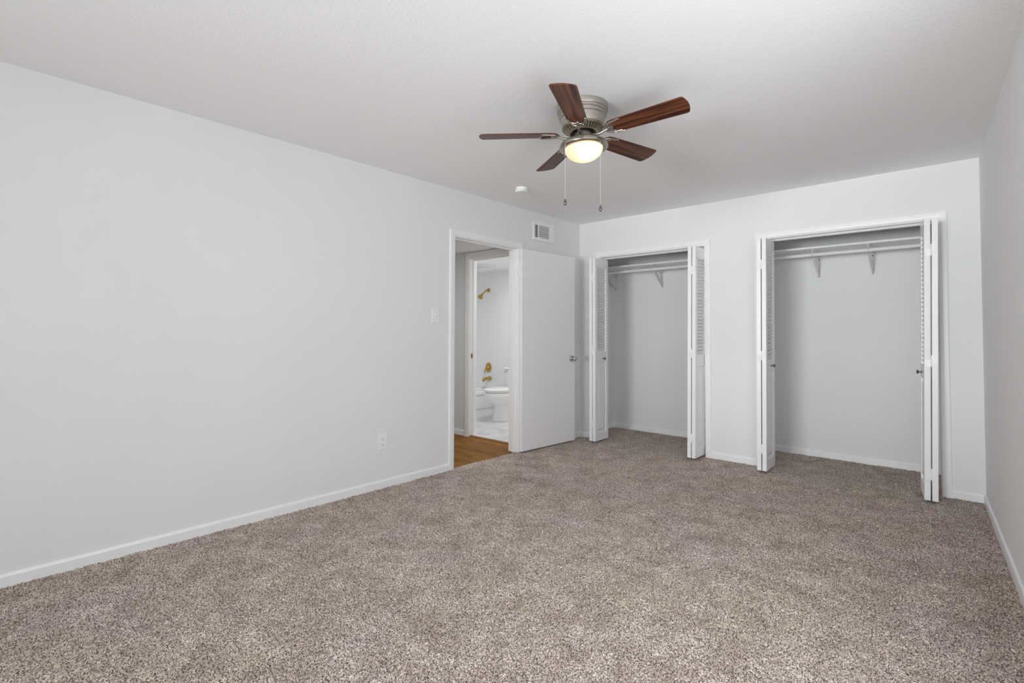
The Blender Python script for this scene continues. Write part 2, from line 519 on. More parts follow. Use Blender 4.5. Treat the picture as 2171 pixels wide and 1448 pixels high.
baseboard('baseboard_left', [((0, -1.98), (0, YR)), ((0, 0), (0, -1.02))], 'white baseboard along the long wall, broken by the doorway')
baseboard('baseboard_back', [((0.21, 0), (0, 0)), ((1.905, 0), (1.504, 0)), ((xr(0), 0), (3.228, 0))], 'white baseboard in short lengths between the closet casings')
baseboard('baseboard_right', [((xr(YR), YR), (xr(0), 0))], 'white baseboard running toward the large closet corner')
baseboard('baseboard_small_closet', [((-0.02, .765), (-0.02, .11)), ((1.56, .765), (-0.02, .765)), ((1.56, .11), (1.56, .765))], 'white baseboard inside the small closet')
baseboard('baseboard_large_closet', [((1.74, .745), (1.74, .11)), ((3.36, .745), (1.74, .745)), ((3.36, .11), (3.36, .745))], 'white baseboard inside the large closet')


# casings: profiled U frames
def casing(bm, P, a0, a1, ztop, wd, th=0.014):
    """P(a, z, n): point on the wall (a along it, n out of it). inner edges a0, a1, ztop"""
    prof = [(0, 0), (0, th * .6), (wd * .12, th * .85), (wd * .25, th * .85), (wd * .45, th), (wd * .85, th), (wd, th * .8), (wd, 0)]
    s = 1 if a1 > a0 else -1
    secs = []
    for corner in range(4):
        ring = []
        for d, n in prof:
            a = (a0 - s * d) if corner in (0, 1) else (a1 + s * d)
            z = -0.012 if corner in (0, 3) else ztop + d
            ring.append(P(a, z, n))
        secs.append(ring)
    loft(bm, secs)


# bedroom doorway: jambs, stops and casing
bm = BM()
casing(bm, lambda a, z, n: (n, a, z), -1.924, -1.076, 2.029, 0.058)
casing(bm, lambda a, z, n: (-0.12 - n, a, z), -1.924, -1.076, 2.029, 0.058)
box(bm, -0.12, 0.0, DY0, -1.918, -0.004, 2.035); box(bm, -0.12, 0.0, -1.082, DY1, -0.004, 2.035)
box(bm, -0.12, 0.0, -1.918, -1.082, 2.022, 2.035)
box(bm, -0.078, -0.038, -1.918, -1.906, -0.004, 2.022); box(bm, -0.078, -0.038, -1.094, -1.082, -0.004, 2.022)
box(bm, -0.078, -0.038, -1.906, -1.094, 2.010, 2.022)
o = obj('trim_1', bm, M_TRIM, bevel=0.0015); tag(o, 'white casing and jamb around the bedroom doorway', 'door frame', kind='structure')

# closet openings: casing, jamb, track
for k, (a0, a1, yb, lab) in enumerate([(0.280, 1.445, 0.11, 'white casing and track around the small closet opening'), (1.963, 3.172, 0.11, 'white casing and track around the large closet opening')]):
    bm = BM()
    casing(bm, lambda a, z, n: (a, -n, z), a0 - .004, a1 + .004, 2.034, 0.055)
    box(bm, a0 - .012, a0, 0, yb, -0.004, 2.04); box(bm, a1, a1 + .012, 0, yb, -0.004, 2.04)
    box(bm, a0, a1, 0, yb, 2.028, 2.04)
    o = obj('trim_%d' % (k + 2), bm, M_TRIM, bevel=0.0015); tag(o, lab, 'closet frame', kind='structure')
    bm = BM()
    y0, y1 = 0.030, 0.062
    box(bm, a0, a1, y0, y1, 2.024, 2.028); box(bm, a0, a1, y0, y0 + .003, 2.008, 2.026); box(bm, a0, a1, y1 - .003, y1, 2.008, 2.026)
    obj('door_track', bm, M_STEEL, parent=o)

# ------------------------------------------------------------------ hall and bathroom
HZ = 2.112; YB = -0.85
bm = BM(); box(bm, -3.2, -0.022, -3.3, YB + .10, -0.06, -0.008)
o = obj('floor_hall', bm, M_OAK); tag(o, 'warm brown wood plank floor seen through the doorway', 'floor', kind='structure')
bm = BM(); box(bm, -3.2, -0.12, -3.3, YB, HZ, HZ + .1)
o = obj('ceiling_hall', bm, M_CEIL); tag(o, 'low white ceiling of the hall', 'ceiling', kind='structure')
BX0, BX1 = -0.947, -0.158      # rough opening of the bathroom door
bm = BM()
box(bm, -3.2, BX0, YB, YB + .1, -0.05, H); box(bm, BX1, -0.12, YB, YB + .1, -0.05, H); box(bm, BX0, BX1, YB, YB + .1, 2.042, H)
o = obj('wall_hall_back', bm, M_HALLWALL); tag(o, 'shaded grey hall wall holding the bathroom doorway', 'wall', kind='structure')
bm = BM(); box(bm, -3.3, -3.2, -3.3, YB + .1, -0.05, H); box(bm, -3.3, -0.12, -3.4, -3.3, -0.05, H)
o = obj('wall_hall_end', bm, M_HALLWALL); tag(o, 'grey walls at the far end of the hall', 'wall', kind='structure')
baseboard('baseboard_hall', [((-1.02, YB), (-3.2, YB))], 'white baseboard of the hall beside the bathroom doorway', zoff=-0.008)
bm = BM()
casing(bm, lambda a, z, n: (a, YB - n, z), -0.940, -0.165, 2.036, 0.071, th=0.020)
box(bm, BX0, -0.935, YB, YB + .1, -0.008, 2.042); box(bm, -0.17, BX1, YB, YB + .1, -0.008, 2.042); box(bm, -.935, -.17, YB, YB + .1, 2.030, 2.042)
box(bm, -0.935, -0.923, YB + .04, YB + .075, -0.008, 2.030); box(bm, -.923, -.17, YB + .04, YB + .075, 2.018, 2.030)
o = obj('trim_4', bm, M_TRIM, bevel=0.0015); tag(o, 'white casing and jamb around the bathroom doorway', 'door frame', kind='structure')
bm = BM(); box(bm, -0.9352, -0.9335, YB + .012, YB + .038, 0.885, 0.945)
sp = obj('strike_plate', bm, M_OLDBRASS, parent=o); sp['label'] = 'brass strike plate'
bm = BM(); box(bm, -0.9345, -0.9330, YB + .019, YB + .031, 0.900, 0.930); obj('latch_hole', bm, M_DARK, parent=sp)
bm = BM(); prism(bm, [(YB - .012, -.008), (YB - .004, .004), (YB + .03, .006), (YB + .038, -.004), (YB + .038, -.008)], -0.935, -0.17,
                 Matrix(((0, 0, 1, 0), (1, 0, 0, 0), (0, 1, 0, 0), (0, 0, 0, 1))))
o = obj('trim_5', bm, M_THRESH); tag(o, 'brown wooden threshold strip between wood floor and bathroom tile', 'threshold', kind='structure')

YF = 0.66; BHZ = 2.12; TX = -1.885
bm = BM(); box(bm, -2.7, -0.12, YB + .036, YF + .1, -0.06, -0.002)
o = obj('floor_bathroom', bm, M_TILE); tag(o, 'pale veined tile floor of the bathroom', 'floor', kind='structure')
bm = BM(); box(bm, -2.7, -0.12, YB + .1, YF + .1, BHZ, BHZ + .1)
o = obj('ceiling_bathroom', bm, M_CEIL); tag(o, 'low white ceiling of the bathroom', 'ceiling', kind='structure')
bm = BM(); box(bm, -2.7, -0.12, YF, YF + .1, -0.05, H); box(bm, -2.75, -2.62, YB + .1, YF, -0.05, H); box(bm, -0.135, -0.12, YB + .1, YF, -0.05, H)
o = obj('wall_bathroom', bm, M_SURR); tag(o, 'smooth white bathroom wall behind the shower and toilet', 'wall', kind='structure')

# bathtub
bm = BM()
tx0, tx1, ty0, ty1, tz = -2.615, TX, YB + .105, YF - .003, 0.345
NS = 40


def rr(cx, cy, hx, hy, r, z, n=NS):
    pts = []
    for i in range(n):
        a = 2 * PI * i / n; ca, sa = math.cos(a), math.sin(a)
        e = 2 / 5.0
        pts.append((cx + hx * math.copysign(abs(ca) ** e, ca), cy + hy * math.copysign(abs(sa) ** e, sa), z))
    return pts


cx, cy, hx, hy = (tx0 + tx1) / 2, (ty0 + ty1) / 2, (tx1 - tx0) / 2, (ty1 - ty0) / 2
secs = []
for dx, z in ((0.030, -0.002), (0.028, 0.088), (0.014, 0.094), (0.02, 0.28), (0.004, 0.295), (0.0, 0.33), (0.008, tz)):
    s = 16.0
    pts = []
    for i in range(NS):
        a = 2 * PI * i / NS; ca, sa = math.cos(a), math.sin(a); e = 2 / 22.0
        pts.append((cx + (hx - dx) * math.copysign(abs(ca) ** e, ca), cy + hy * math.copysign(abs(sa) ** e, sa), z))
    secs.append(pts)
for dx, dy, z in ((0.065, 0.08, tz), (0.085, 0.10, tz - .012), (0.13, 0.17, 0.12), (0.2, 0.28, 0.08)):
    secs.append(rr(cx, cy, hx - dx, hy - dy, 0, z))
loft(bm, secs)
o = obj('bathtub', bm, M_PORC, smooth=True); tag(o, 'white alcove bathtub beside the toilet', 'bathtub')
bm = BM(); lathe(bm, [(0, .008), (.032, .006), (.034, 0), (0, 0)], 24, Matrix.Translation((-2.14, ty1 - .096, 0.318)) @ Matrix.Rotation(PI / 2 - .25, 4, 'X'))
ov = obj('overflow_plate', bm, M_CHROME, parent=o, smooth=True); ov['label'] = 'round grey overflow plate'
# raised ledge of the surround along the fixture wall
bm = BM(); box(bm, tx0, tx1 + .9, YF - .018, YF - .001, tz, tz + .09)
o = obj('trim_6', bm, M_SURR, bevel=.006); tag(o, 'white ledge along the wall above the bathtub rim', 'ledge', kind='structure')


def wall_y(x, z, y=None):  # transform: local z axis -> -Y (out of the far bathroom wall)
    return Matrix.Translation((x, y if y is not None else YF, z)) @ Matrix.Rotation(PI / 2, 4, 'X')


t = thing('wall_shower', (-2.128, YF, 1.835), 'brass shower head angled down from the white bathroom wall', 'shower head')
bm = BM(); lathe(bm, [(0, 0.0), (.032, 0.0), (.032, .004), (.018, .014), (.010, .016), (0, .016)], 28, Matrix.Rotation(PI / 2, 4, 'X')); obj('wall_flange', bm, M_BRASS, t, smooth=True)
bm = BM(); tube(bm, smooth_curve([(0, -.008, 0), (0, -.05, -.006), (-.01, -.10, -.045), (-.014, -.125, -.068)]), .011, 12); obj('arm', bm, M_BRASS, t, smooth=True)
d = Vector((-.06, -.62, -.75)).normalized()
bm = BM(); mt = Matrix.Translation((-.014, -.125, -.068)) @ d.to_track_quat('Z', 'Y').to_matrix().to_4x4()
lathe(bm, [(0, -.006), (.014, -.006), (.018, .006), (.014, .014), (.020, .022), (.034, .042), (.041, .056), (.041, .068), (.034, .071), (.030, .066), (0, .066)], 32, mt)
obj('spray_head', bm, M_BRASS, t, smooth=True)

t = thing('shower_valve', (-2.122, YF, .653), 'round brass shower valve with lever above the tub spout', 'valve')
bm = BM(); lathe(bm, [(0, 0), (.062, 0), (.062, .004), (.052, .012), (.03, .016), (0, .016)], 36, Matrix.Rotation(PI / 2, 4, 'X') @ Matrix.Diagonal((1.0, 1.25, 1, 1))); obj('escutcheon', bm, M_BRASS, t, smooth=True)
bm = BM(); lathe(bm, [(0, .012), (.036, .012), (.036, .03), (.028, .045), (.014, .052), (0, .052)], 32, Matrix.Rotation(PI / 2, 4, 'X'))
tube(bm, smooth_curve([(-.01, -.040, -.01), (-.038, -.040, -.03), (-.047, -.038, -.075)]), [.009] * 9 + [.008] * 8, 10); obj('lever_handle', bm, M_BRASS, t, smooth=True)
t = thing('tub_spout', (-2.09, YF, .492), 'brass tub spout on the wall over the bathtub', 'spout')
bm = BM()
secs = []
for yy, rx, rz, dz in ((0, .030, .030, 0), (-.012, .030, .030, 0), (-.02, .025, .026, -.001), (-.10, .022, .023, -.003), (-.135, .021, .022, -.008), (-.155, .015, .018, -.018)):
    secs.append([(rx * math.cos(a * PI / 12), yy, dz + rz * math.sin(a * PI / 12)) for a in range(24)])
loft(bm, secs); box(bm, -.012, .012, -.152, -.128, -.045, -.012); box(bm, -.004, .004, -.14, -.132, .018, .032)
obj('spout_body', bm, M_BRASS, t, smooth=True)

# toilet, facing -Y, tank on the far wall
t = thing('toilet', (-1.40, YF, 0), 'white two-piece toilet with closed lid beside the bathtub', 'toilet')


def egg(cy, hx, hyf, hyb, z, n=32, p=1.0):
    pts = []
    for i in range(n):
        a = 2 * PI * i / n; ca, sa = math.cos(a), math.sin(a)
        y = sa * (hyb if sa > 0 else hyf)
        pts.append((hx * ca, cy + y, z))
    return pts


bm = BM()
loft(bm, [egg(-.42, .122, .205, .25, 0), egg(-.42, .120, .203, .25, .02), egg(-.42, .108, .185, .24, .07), egg(-.42, .100, .172, .23, .14), egg(-.43, .102, .172, .22, .195),
          egg(-.45, .135, .212, .20, .228), egg(-.47, .166, .250, .20, .262), egg(-.48, .184, .274, .21, .31), egg(-.48, .188, .280, .21, .355), egg(-.48, .182, .272, .205, .385)])
o = obj('bowl', bm, M_PORC, t, smooth=True)
bm = BM(); loft(bm, [egg(-.48, .178, .268, .20, .389), egg(-.48, .178, .268, .20, .395), egg(-.48, .188, .281, .21, .397), egg(-.48, .188, .281, .21, .403), egg(-.48, .182, .274, .205, .405)]); obj('seat', bm, M_PLASTIC, t, smooth=True)
bm = BM(); loft(bm, [egg(-.48, .178, .268, .20, .405), egg(-.48, .178, .268, .20, .411), egg(-.48, .188, .281, .21, .414), egg(-.48, .187, .279, .21, .424), egg(-.48, .165, .25, .19, .431)]); obj('lid', bm, M_PLASTIC, t, smooth=True)
bm = BM()
loft(bm, [[(sx * hw, -yy, z) for sx, yy in ((-1, .03), (-1, .03 + dp), (1, .03 + dp), (1, .03))] for hw, dp, z in ((.17, .15, .355), (.185, .165, .40), (.205, .175, .66))])
obj('tank', bm, M_PORC, t, bevel=.018, segs=3, smooth=True)
bm = BM(); box(bm, -.217, .217, -.218, -.018, .661, .692); obj('tank_lid', bm, M_PORC, t, bevel=.010, segs=3, smooth=True)
bm = BM(); tube(bm, [(-.186, -.200, .63), (-.186, -.224, .63)], .009, 12); tube(bm, [(-.186, -.222, .63), (-.130, -.232, .626)], .0055, 10); obj('flush_lever', bm, M_CHROME, t, smooth=True)
bm = BM(); box(bm, -.09, .09, -.24, -.02, .22, .36); obj('tank_neck', bm, M_PORC, t, bevel=.03, segs=3)

t = thing('exhaust_grille', (-1.75, .095, BHZ), 'square white grille on the bathroom ceiling', 'vent')
bm = BM(); box(bm, -.20, .20, -.13, .13, -.016, 0); obj('cover_plate', bm, M_PLASTIC, t, bevel=.006)
bm = BM()
for k in range(9): box(bm, -.17, .17, -.104 + k * .025, -.098 + k * .025, -.0175, -.0155)
obj('slots', bm, M_STEEL, t)
bm = BM(); tube(bm, smooth_curve([(0, -.001, .022), (0, -.02, .020), (0, -.022, .004), (0, -.012, -.006)]), .005, 8); box(bm, -.010, .010, -.004, 0, -.028, .028)
o = obj('wall_hook', bm, M_PLASTIC, loc=(-2.172, YF, 2.056)); tag(o, 'small white hook high on the bathroom wall above the shower head', 'hook')

# ------------------------------------------------------------------ bedroom door leaf
t = thing('door_1', (0.020, -1.078, 0.0), 'flat white bedroom door swung open against the long wall', 'door', rot=(0, 0, math.radians(-4.2)), kind='structure')
bm = BM(); box(bm, 0, 0.035, 0, 0.820, 0.014, 2.018); obj('door_leaf', bm, M_DOOR, t, bevel=.002)
kn = None
bm = BM()
my = Matrix.Translation((0.035, .765, .905)) @ Matrix.Rotation(PI / 2, 4, 'Y')
lathe(bm, [(0, 0), (.033, 0), (.033, .003), (.028, .009), (.012, .012), (.011, .026), (.013, .030), (.022, .036), (.0265, .046), (.026, .056), (.020, .063), (.010, .066), (0, .066)], 36, my)
my = Matrix.Translation((0.0, .765, .905)) @ Matrix.Rotation(-PI / 2, 4, 'Y')
lathe(bm, [(0, 0), (.033, 0), (.033, .003), (.028, .009), (.012, .012), (.011, .020), (.013, .024), (.022, .030), (.026, .038), (.020, .047), (0, .050)], 36, my)
kn = obj('door_knob', bm, M_CHROME, t, smooth=True); kn['label'] = 'round chrome door knob'
for z in (0.30, 1.745):
    bm = BM()
    tube(bm, [(-.006, -.004, z), (-.006, -.004, z + .10)], .007, 12)
    for k in range(3): tube(bm, [(-.006, -.004, z + .012 + k * .032), (-.006, -.004, z + .020 + k * .032)], .0082, 12)
    box(bm, 0.0, .030, -.0025, 0.0, z, z + .10)
    obj('hinge', bm, M_TRIM, t, smooth=True)

# ------------------------------------------------------------------ bifold closet doors
TH = 0.034


def bifold_leaf(width, knob_side, parent, knob, z_mid0, z_mid1, ztopl, zlow):
    """leaf in local coordinates: y from 0 (fold edge, toward the room) to width, x from 0 to TH, z up"""
    st = 0.045; z0, z1 = 0.022, 2.000
    bm = BM()
    box(bm, 0, TH, 0, st, z0, z1); box(bm, 0, TH, width - st, width, z0, z1)
    box(bm, 0, TH, st, width - st, z0, zlow); box(bm, 0, TH, st, width - st, z_mid0, z_mid1); box(bm, 0, TH, st, width - st, ztopl, z1)
    fr = obj('door_panel', bm, M_TRIM, parent, bevel=.002)
    # raised lower panel
    bm = BM(); a, b = st, width - st
    box(bm, TH / 2 - .004, TH / 2 + .004, a, b, zlow, z_mid0)
    for s in (-1, 1):
        x0, x1 = TH / 2 + s * .004, TH / 2 + s * .0135
        r0 = [(x0, a + .012, zlow + .012), (x0, b - .012, zlow + .012), (x0, b - .012, z_mid0 - .012), (x0, a + .012, z_mid0 - .012)]
        r1 = [(x1, a + .034, zlow + .045), (x1, b - .034, zlow + .045), (x1, b - .034, z_mid0 - .045), (x1, a + .034, z_mid0 - .045)]
        loft(bm, [r0, r1])
        # sticking moulding round the recess
        for (ya, yb, za, zb) in ((a, a + .006, zlow, z_mid0), (b - .006, b, zlow, z_mid0), (a, b, zlow, zlow + .006), (a, b, z_mid0 - .006, z_mid0)):
            xa, xb = sorted((TH / 2 + s * .004, TH / 2 + s * .013)); box(bm, xa, xb, ya, yb, za, zb)
    obj('raised_panel', bm, M_TRIM, fr)
    # louvre slats
    bm = BM(); n = 29; pitch = (ztopl - z_mid1) / n
    for k in range(n):
        zc = z_mid1 + pitch * (k + .5)
        mt = Matrix.Translation((TH / 2, 0, zc)) @ Matrix.Rotation(math.radians(knob_side * 52), 4, 'Y')
        box(bm, -.0215, .0215, a - .003, b + .003, -.003, .003, mt)
    obj('louver_slats', bm, M_TRIM, fr)
    if knob is not None:
        x0, s = (TH, 1) if knob > 0 else (0, -1)
        bm = BM(); mt = Matrix.Translation((x0, width * .58, .905)) @ Matrix.Rotation(s * PI / 2, 4, 'Y')
        lathe(bm, [(0, 0), (.008, 0), (.007, .004), (.005, .010), (.006, .016), (.013, .022), (.015, .027), (.012, .031), (0, .033)], 24, mt)
        k = obj('knob', bm, M_GREYMETAL, fr, smooth=True); k['label'] = 'small dark metal knob'
    return fr


def bifold(name, xa, ya, side, width, lean_lead, lean_pivot, label, zm0, zm1, zt, zl, sag=0.0):
    """(xa, ya): fold edge corner with the smallest x. side=+1: the pair hangs at the opening's left jamb and its lead leaf is on the right."""
    t = thing(name, (xa, ya, 0), label, 'bifold door', rot=(0, math.radians(sag), 0), kind='structure')   # hangs a little out of plumb
    gap = 0.008
    left_lean, right_lean = (lean_pivot, lean_lead) if side > 0 else (lean_lead, lean_pivot)
    fl = bifold_leaf(width, 1, t, (None if side > 0 else -1), zm0, zm1, zt, zl)
    fl.rotation_euler = (0, 0, math.radians(left_lean))
    fr_ = bifold_leaf(width, -1, t, (1 if side > 0 else None), zm0, zm1, zt, zl)
    fr_.location = (TH + gap, 0, 0); fr_.rotation_euler = (0, 0, math.radians(right_lean))
    for z in (0.165, 0.955, 1.735):
        bm = BM()
        box(bm, .004, TH + .001, -.002, 0.0, z, z + .048); box(bm, TH + gap - .001, 2 * TH + gap - .004, -.002, 0.0, z + .032, z + .080)
        tube(bm, [(TH + gap / 2, -.001, z), (TH + gap / 2, -.001, z + .080)], .0042, 10)
        for px, pz in ((.012, z + .012), (.020, z + .036), (2 * TH + gap - .012, z + .044), (2 * TH + gap - .020, z + .068)):
            lathe(bm, [(0, .0012), (.0028, .0008), (.003, 0)], 8, Matrix.Translation((px, -.002, pz)) @ Matrix.Rotation(PI / 2, 4, 'X'))
        obj('hinge', bm, M_PLASTIC, t)
    return t


TW = 2 * TH + .008
bifold('door_2', .352 - TW, -.222, 1, .272, 1.2, 5.0, 'white louvered bifold door folded at the small closet, nearest the bedroom door', .877, .982, 1.900, .105)
bifold('door_3', 1.436 - TW, -.222, -1, .272, 4.0, 0.5, 'white louvered bifold door folded at the small closet, nearest the large closet', .877, .982, 1.900, .105, 0.5)
bifold('door_4', 2.055 - TW, -.244, 1, .290, 1.8, 3.2, 'white louvered bifold door folded at the large closet, nearest the small closet', .865, .962, 1.912, .115, 0.35)
bifold('door_5', 3.088, -.275, -1, .300, 7.2, 3.4, 'white louvered bifold door folded at the large closet, beside the narrow side wall', .865, .962, 1.912, .115, 0.75)


# ------------------------------------------------------------------ closet shelf and rod
def closet_shelf(x0, x1, yb, zs, brackets, label):
    t = thing('closet_shelf', ((x0 + x1) / 2, yb, zs), label, 'closet shelf')
    cx = (x0 + x1) / 2; dep = .315
    bm = BM(); box(bm, x0 - cx, x1 - cx, -dep, 0, -.019, 0); obj('shelf_board', bm, M_SHELF, t, bevel=.002)
    bm = BM(); box(bm, x0 - cx, x1 - cx, -.018, 0, -.050, -.019)
    obj('wall_cleat', bm, M_SHELF, t, bevel=.0015)
    yr, zr = -.285, -.072
    bm = BM(); tube(bm, [(x0 - cx, yr, zr), (x1 - cx, yr, zr)], .016, 20); obj('hanging_rod', bm, M_SHELF, t, smooth=True)
    for bx in brackets:
        bx -= cx
        bm = BM(); wd = .011
        box(bm, bx - wd, bx + wd, -.285, -.003, -.024, -.019)           # arm under the shelf
        box(bm, bx - wd, bx + wd, -.004, 0, -.262, -.019)               # leg on the wall
        # pressed diagonal brace: channel
        for s in (-1, 1):
            xx = bx + s * wd * .8
            v = [(-.004, -.255), (-.010, -.235), (-.262, -.060), (-.272, -.030), (-.255, -.026), (-.02, -.200), (-.004, -.235)]
            mt = Matrix(((0, 0, 1, 0), (1, 0, 0, 0), (0, 1, 0, 0), (0, 0, 0, 1)))
            prism(bm, v, xx - .0012, xx + .0012, mt)
        tube(bm, [(bx, -.012, -.245), (bx, -.262, -.062)], .006, 8)
        br = obj('shelf_bracket', bm, M_STEEL, t)
        bm = BM()
        hk = [(bx, yr - .0 + .019 * math.cos(a), zr + .019 * math.sin(a)) for a in [math.radians(d) for d in range(100, 371, 15)]]
        tube(bm, [(bx, -.275, -.024)] + hk, .0045, 8)
        obj('rod_hook', bm, M_STEEL, br, smooth=True)
        for zz in (-.250, -.09):
            bm = BM(); lathe(bm, [(0, .004), (.005, .003), (.006, 0)], 10, Matrix.Translation((bx, -.004, zz)) @ Matrix.Rotation(PI / 2, 4, 'X'))
            obj('screw', bm, M_GREYMETAL, br)
    return t


closet_shelf(-0.02, 1.56, .765, 1.985, [.03, .655, 1.30], 'white shelf with a rod and brackets inside the small closet')
closet_shelf(1.74, 3.36, .745, 1.985, [2.272, 2.699], 'white shelf with a rod and brackets inside the large closet')

# ------------------------------------------------------------------ wall fittings
t = thing('light_switch', (0, -2.135, 1.324), 'white toggle light switch on the long wall beside the doorway', 'light switch')
bm = BM(); box(bm, 0, .006, -.039, .039, -.059, .059); obj('switch_plate', bm, M_PLASTIC, t, bevel=.003)
bm = BM(); box(bm, .005, .018, -.005, .005, .000, .012, Matrix.Rotation(-.35, 4, 'Y')); box(bm, .005, .0075, -.008, .008, -.014, .014); obj('toggle', bm, M_PLASTIC, t, bevel=.001)
for z in (-.032, .032):
    bm = BM(); lathe(bm, [(0, .0015), (.003, .001), (.0035, 0)], 10, Matrix.Translation((.006, 0, z)) @ Matrix.Rotation(PI / 2, 4, 'Y'))
    obj('screw', bm, M_STEEL, t)

t = thing('wall_outlet', (0, -2.645, .350), 'white duplex power outlet low on the long wall', 'outlet')
bm = BM(); box(bm, 0, .006, -.036, .036, -.062, .062); obj('outlet_plate', bm, M_PLASTIC, t, bevel=.003)
for z in (-.021, .021):
    bm = BM(); prism(bm, [(.017 * math.cos(a), .014 * math.copysign(min(1, abs(math.sin(a)) * 1.3), math.sin(a))) for a in [2 * PI * i / 24 for i in range(24)]], .0055, .0085,
                     Matrix.Translation((0, 0, z)) @ Matrix(((0, 0, 1, 0), (1, 0, 0, 0), (0, 1, 0, 0), (0, 0, 0, 1))))
    r = obj('receptacle', bm, M_PLASTIC, t)
    bm = BM()
    box(bm, .008, .0088, -.0085, -.006, z - .003, z + .007); box(bm, .008, .0088, .006, .0085, z - .002, z + .006)
    lathe(bm, [(0, .0004), (.0028, .0004)], 10, Matrix.Translation((.0085, 0, z - .008)) @ Matrix.Rotation(PI / 2, 4, 'Y'))
    obj('slots', bm, M_DARK, r)

# air register
t = thing('air_vent', (0, -.677, 2.247), 'white louvered air vent high on the long wall above the door', 'vent')
bm = BM()
y0, y1, z0, z1 = -.179, .179, -.098, .098
oy0, oy1, oz0, oz1 = -.150, .093, -.068, .064
for a, b, c_, d_ in ((y0, oy0, z0, z1), (oy1, y1, z0, z1), (oy0, oy1, z0, oz0), (oy0, oy1, oz1, z1), (-.098, -.084, oz0, oz1)):
    box(bm, .001, .010, a, b, c_, d_)
fr = obj('register_frame', bm, M_PLASTIC, t)
bm = BM(); box(bm, .0005, .0015, oy0, oy1, oz0, oz1); obj('duct_opening', bm, M_DARK, t)  # dark sheet behind the slats stands in for the shaded duct
bm = BM()
for k in range(6):
    zz = oz0 + (k + .5) * (oz1 - oz0) / 6
    box(bm, -.0085, .0085, -.084, oy1, -.0008, .0008, Matrix.Translation((.0055, 0, zz)) @ Matrix.Rotation(math.radians(-62), 4, 'Y'))
for k in range(4):
    yy = oy0 + (k + .6) * .013
    box(bm, -.005, .005, -.001, .001, oz0, oz1, Matrix.Translation((.0065, yy, 0)) @ Matrix.Rotation(math.radians(-40), 4, 'Z'))
obj('louver_slats', bm, M_STEEL, t)
bm = BM(); box(bm, .010, .012, .138, .146, -.03, .03); box(bm, .010, .022, .139, .145, -.012, -.004); obj('damper_lever', bm, M_PLASTIC, t)

# smoke detector
t = thing('smoke_detector', (.472, -1.575, H), 'small round white smoke detector on the ceiling above the doorway', 'smoke detector')
bm = BM(); lathe(bm, [(0, 0), (.050, 0), (.050, -.020), (.046, -.021)], 40); obj('mounting_base', bm, M_PLASTIC, t, smooth=True)
bm = BM(); lathe(bm, [(.046, -.021), (.057, -.024), (.058, -.032), (.052, -.040), (.030, -.043), (0, -.043)], 40); obj('sensor_cover', bm, M_PLASTIC, t, smooth=True)

# ------------------------------------------------------------------ ceiling fan
fan = thing('ceiling_fan', (1.759, -2.547, H), 'flush-mount ceiling fan with five dark wood blades and a lit frosted bowl', 'ceiling fan', rot=(-.0069, -.0433, 0))
bm = BM()
lathe(bm, [(0, 0), (.140, 0), (.1405, -.030), (.138, -.036), (.132, -.038), (.131, -.043), (.134, -.046), (.134, -.052), (.128, -.055), (.127, -.060), (.1295, -.063), (.1285, -.069),
           (.121, -.074), (.119, -.085), (.1165, -.118), (.115, -.122), (.108, -.124)], 72)
obj('motor_housing', bm, M_NICKELP, fan, smooth=True)
bm = BM()
lathe(bm, [(.110, -.119), (.108, -.123), (.074, -.149), (.055, -.146), (.050, -.125)], 64)
core = obj('motor', bm, M_BLACK, fan, smooth=True)
bm = BM()
n = 38
for i in range(n):
    a = 2 * PI * i / n
    mt = Matrix.Rotation(a, 4, 'Z') @ Matrix.Translation((.0945, 0, -.1355)) @ Matrix.Rotation(math.radians(-38), 4, 'Y')
    box(bm, -.021, .021, -.0036, .0036, -.0025, .0025, mt)
lathe(bm, [(.1165, -.119), (.117, -.124), (.110, -.131), (.105, -.130), (.108, -.122)], 64)
lathe(bm, [(.079, -.146), (.080, -.150), (.074, -.154), (.070, -.152), (.072, -.147)], 64)
vr = obj('vent_ring', bm, mat('antique_brass_vent', (0.36, 0.31, 0.22), .38, .85), core, smooth=True)
bm = BM(); lathe(bm, [(0, -.130), (.050, -.130), (.050, -.156), (.044, -.160), (0, -.160)], 40); obj('rotor_hub', bm, M_BLACK, fan, smooth=True)
bm = BM(); lathe(bm, [(0, -.154), (.048, -.154), (.052, -.157), (.052, -.180), (.054, -.186), (0, -.186)], 48)
for a in (0.4, 2.5, 4.6): lathe(bm, [(0, .004), (.004, .003), (.0045, 0)], 10, Matrix.Rotation(a, 4, 'Z') @ Matrix.Translation((.053, 0, -.178)) @ Matrix.Rotation(PI / 2, 4, 'Y'))
obj('switch_housing', bm, M_NICKEL, fan, smooth=True)
bm = BM(); lathe(bm, [(.050, -.182), (.060, -.184), (.082, -.190), (.105, -.200), (.122, -.211), (.131, -.221), (.1345, -.230), (.133, -.237), (.124, -.241), (.112, -.244), (.106, -.243), (.104, -.238), (.100, -.226), (.05, -.200)], 72)
pan = obj('light_pan', bm, M_NICKEL, fan, smooth=True)
bm = BM(); prof = [(.1035, -.238)]
for i in range(0, 13):
    a = i / 12 * PI / 2; prof.append((.1035 * math.cos(a) if i < 12 else 0, -.244 - .066 * math.sin(a)))
lathe(bm, prof, 64)
gb = obj('glass_bowl', bm, M_GLASS, fan, smooth=True); gb['label'] = 'frosted glass bowl glowing warm white'


def bulb(x, y, pw):
    d = bpy.data.lights.new('bulb', 'POINT'); d.energy = pw; d.color = (1.0, .77, .48); d.shadow_soft_size = .022
    o = bpy.data.objects.new('bulb', d); COL.objects.link(o); o.parent = fan; o.location = (x, y, -.255)


bulb(.040, -.020, 0.55); bulb(-.030, .035, 0.14)

